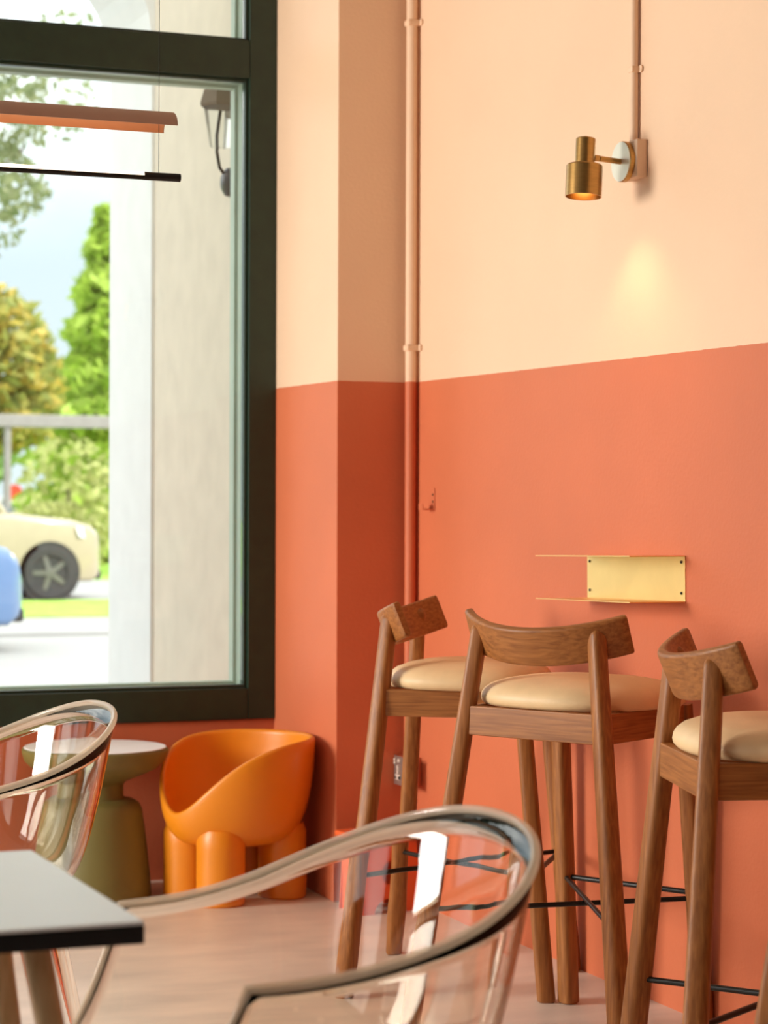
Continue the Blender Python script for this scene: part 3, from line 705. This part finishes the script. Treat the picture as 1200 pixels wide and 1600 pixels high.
# trees and hedges
def leaves(pts, size, rng):
    m = MB()
    for p in pts:
        d = Vector((rng.gauss(0, 1), rng.gauss(0, 1), rng.gauss(0, 1)+.6)).normalized()
        a = d.orthogonal().normalized(); a = Matrix.Rotation(rng.random()*6.28, 3, d) @ a; b = d.cross(a)
        s = size*(.6+.8*rng.random()); p = Vector(p)
        m.add([p-a*s, p+b*s*.5, p+a*s, p-b*s*.5], [(0, 1, 2, 3)])
    return m
def blobs(cs, n, rng):
    out = []; wts = [c[3]*c[4]*c[5] for c in cs]
    for c in rng.choices(cs, wts, k=n):
        while True:
            q = Vector((rng.uniform(-1, 1), rng.uniform(-1, 1), rng.uniform(-1, 1)))
            if .2 < q.length < 1: break
        q = q*(q.length**-.45) if q.length > 0 else q
        out.append((c[0]+q.x*c[3], c[1]+q.y*c[4], c[2]+q.z*c[5]))
    return out
def tree(name, label, loc, pts, size, leafmat, trunk, seed, cat='tree', group=None):
    t = thing(name, label, cat, loc, group=group); rng = random.Random(seed)
    o = leaves(pts(rng), size, rng).build('foliage', leafmat, t); o['kind'] = 'stuff'
    for path, r in trunk: MB().tube(path, r, 8).build('trunk' if path[0][2] == 0 else 'branch', 'bark', t, smooth=True)
    return t
def cone_pts(rng, n=5200, H=7.3, R=2.2):
    out = []
    while len(out) < n:
        z = rng.random()**1.6*H; rm = R*(1-z/H)**.85*(.80+.22*math.sin(z*7)); a = rng.random()*6.28; r = rm*(rng.random()**.45)
        out.append((r*math.cos(a), r*math.sin(a), z+.15))
    return out
tree('conifer', 'lime green pointed conifer beyond the road', (9.55, 40.6, 0), cone_pts, .20, 'leaf_lime', [([(0, 0, 0), (0, 0, 3), (0, 0, 6.6)], [.16, .12, .03])], 3, group='trees beyond the road')
tree('flowering_tree', 'broad tree with yellow and orange leaves behind the gantry', (6.2, 37.6, 0), lambda g: blobs([(0, 0, 4.0, 1.6, 1.4, 1.6), (-1.0, .2, 4.6, 1.3, 1.2, 1.1), (.9, .1, 3.5, .95, 1, 1.2), (-.2, 0, 2.8, 1.8, 1.4, .7)], 4800, g), .17, 'leaf_yellow', [([(0, 0, 0), (.1, 0, 1.5), (0, 0, 3.6)], [.2, .16, .08]), ([(.1, 0, 1.5), (.8, .1, 3.2)], [.1, .05]), ([(.1, 0, 1.6), (-.9, .1, 4.0)], [.1, .05])], 5, group='trees beyond the road')
tree('street_tree', 'grey green street tree whose branches hang in from the upper left', (1.9, 23.9, 0), lambda g: blobs([(1.2, -.3, 6.5, 1.3, 1.1, 1.0), (2.3, -.7, 6.6, .75, .8, .7), (1.2, -.5, 5.4, 1.3, 1.0, .6), (1.9, -.7, 5.35, .6, .7, .45), (1.5, -.6, 4.75, .65, .6, .35), (-.6, 0, 6.3, 1.5, 1.4, 1.6), (2.6, -.8, 7.3, .6, .6, .4)], 4300, g), .085, 'leaf_grey', [([(0, 0, 0), (.1, 0, 2), (.0, 0, 5.6)], [.16, .13, .07]), ([(.05, 0, 3.6), (1.0, -.2, 4.9), (2.1, -.6, 5.9)], [.07, .05, .02]), ([(.0, 0, 4.4), (.9, -.3, 6.2), (1.9, -.5, 7.0)], [.06, .04, .02])], 9, group='trees beyond the road')
tree('leafy_tree', 'mid green rounded tree standing behind the conifer', (16.2, 63.0, 0), lambda g: blobs([(0, 0, 4.4, 2.5, 1.8, 2.0), (-1.5, 0, 3.4, 1.5, 1.6, 1.7), (1.4, 0, 3.0, 2.0, 1.6, 1.9)], 4200, g), .26, 'leaf_green', [([(0, 0, 0), (0, 0, 3)], [.22, .1])], 11, group='trees beyond the road')
tree('leafy_tree', 'mid green tree standing behind the yellow tree', (9.0, 59.5, 0), lambda g: blobs([(0, 0, 4.2, 2.4, 1.7, 1.8), (-2.2, 0, 3.6, 2.1, 1.6, 1.9), (1.3, 0, 3.0, 1.6, 1.5, 1.7)], 3800, g), .26, 'leaf_green', [([(0, 0, 0), (0, 0, 3)], [.22, .1])], 13, group='trees beyond the road')
for i, (x, y, rx, h, lab) in enumerate(((4.75, 33.0, .9, 1.1, 'low yellow green hedge bush left of the others'), (6.68, 32.8, .95, 1.25, 'low yellow green hedge bush in the middle'), (8.65, 32.6, .95, 1.15, 'low yellow green hedge bush beside the white pier'))):
    tree('hedge_bush', lab, (x, y, 0), lambda g, rx=rx, h=h: blobs([(0, 0, h*.5, rx, .5, h*.52)], 1500, g), .075, 'leaf_hedge', [([(0, 0, 0), (0, 0, h*.6)], [.05, .02])], 20+i, 'hedge', 'hedge bushes by the road')
for i, (x, y, h, lab) in enumerate(((7.45, 34.9, 2.5, 'loose green shrub under the gantry beam'), (9.9, 35.3, 2.1, 'bright green shrub beside the white pier'))):
    tree('shrub', lab, (x, y, 0), lambda g, h=h: blobs([(0, 0, h*.55, .95, .8, h*.45), (.4, 0, h*.4, .7, .7, h*.4)], 520, g), .12, 'leaf_lime' if i else 'leaf_hedge', [([(0, 0, 0), (0, 0, h*.6)], [.06, .03]), ], 30+i, 'shrub', 'shrubs behind the hedge')
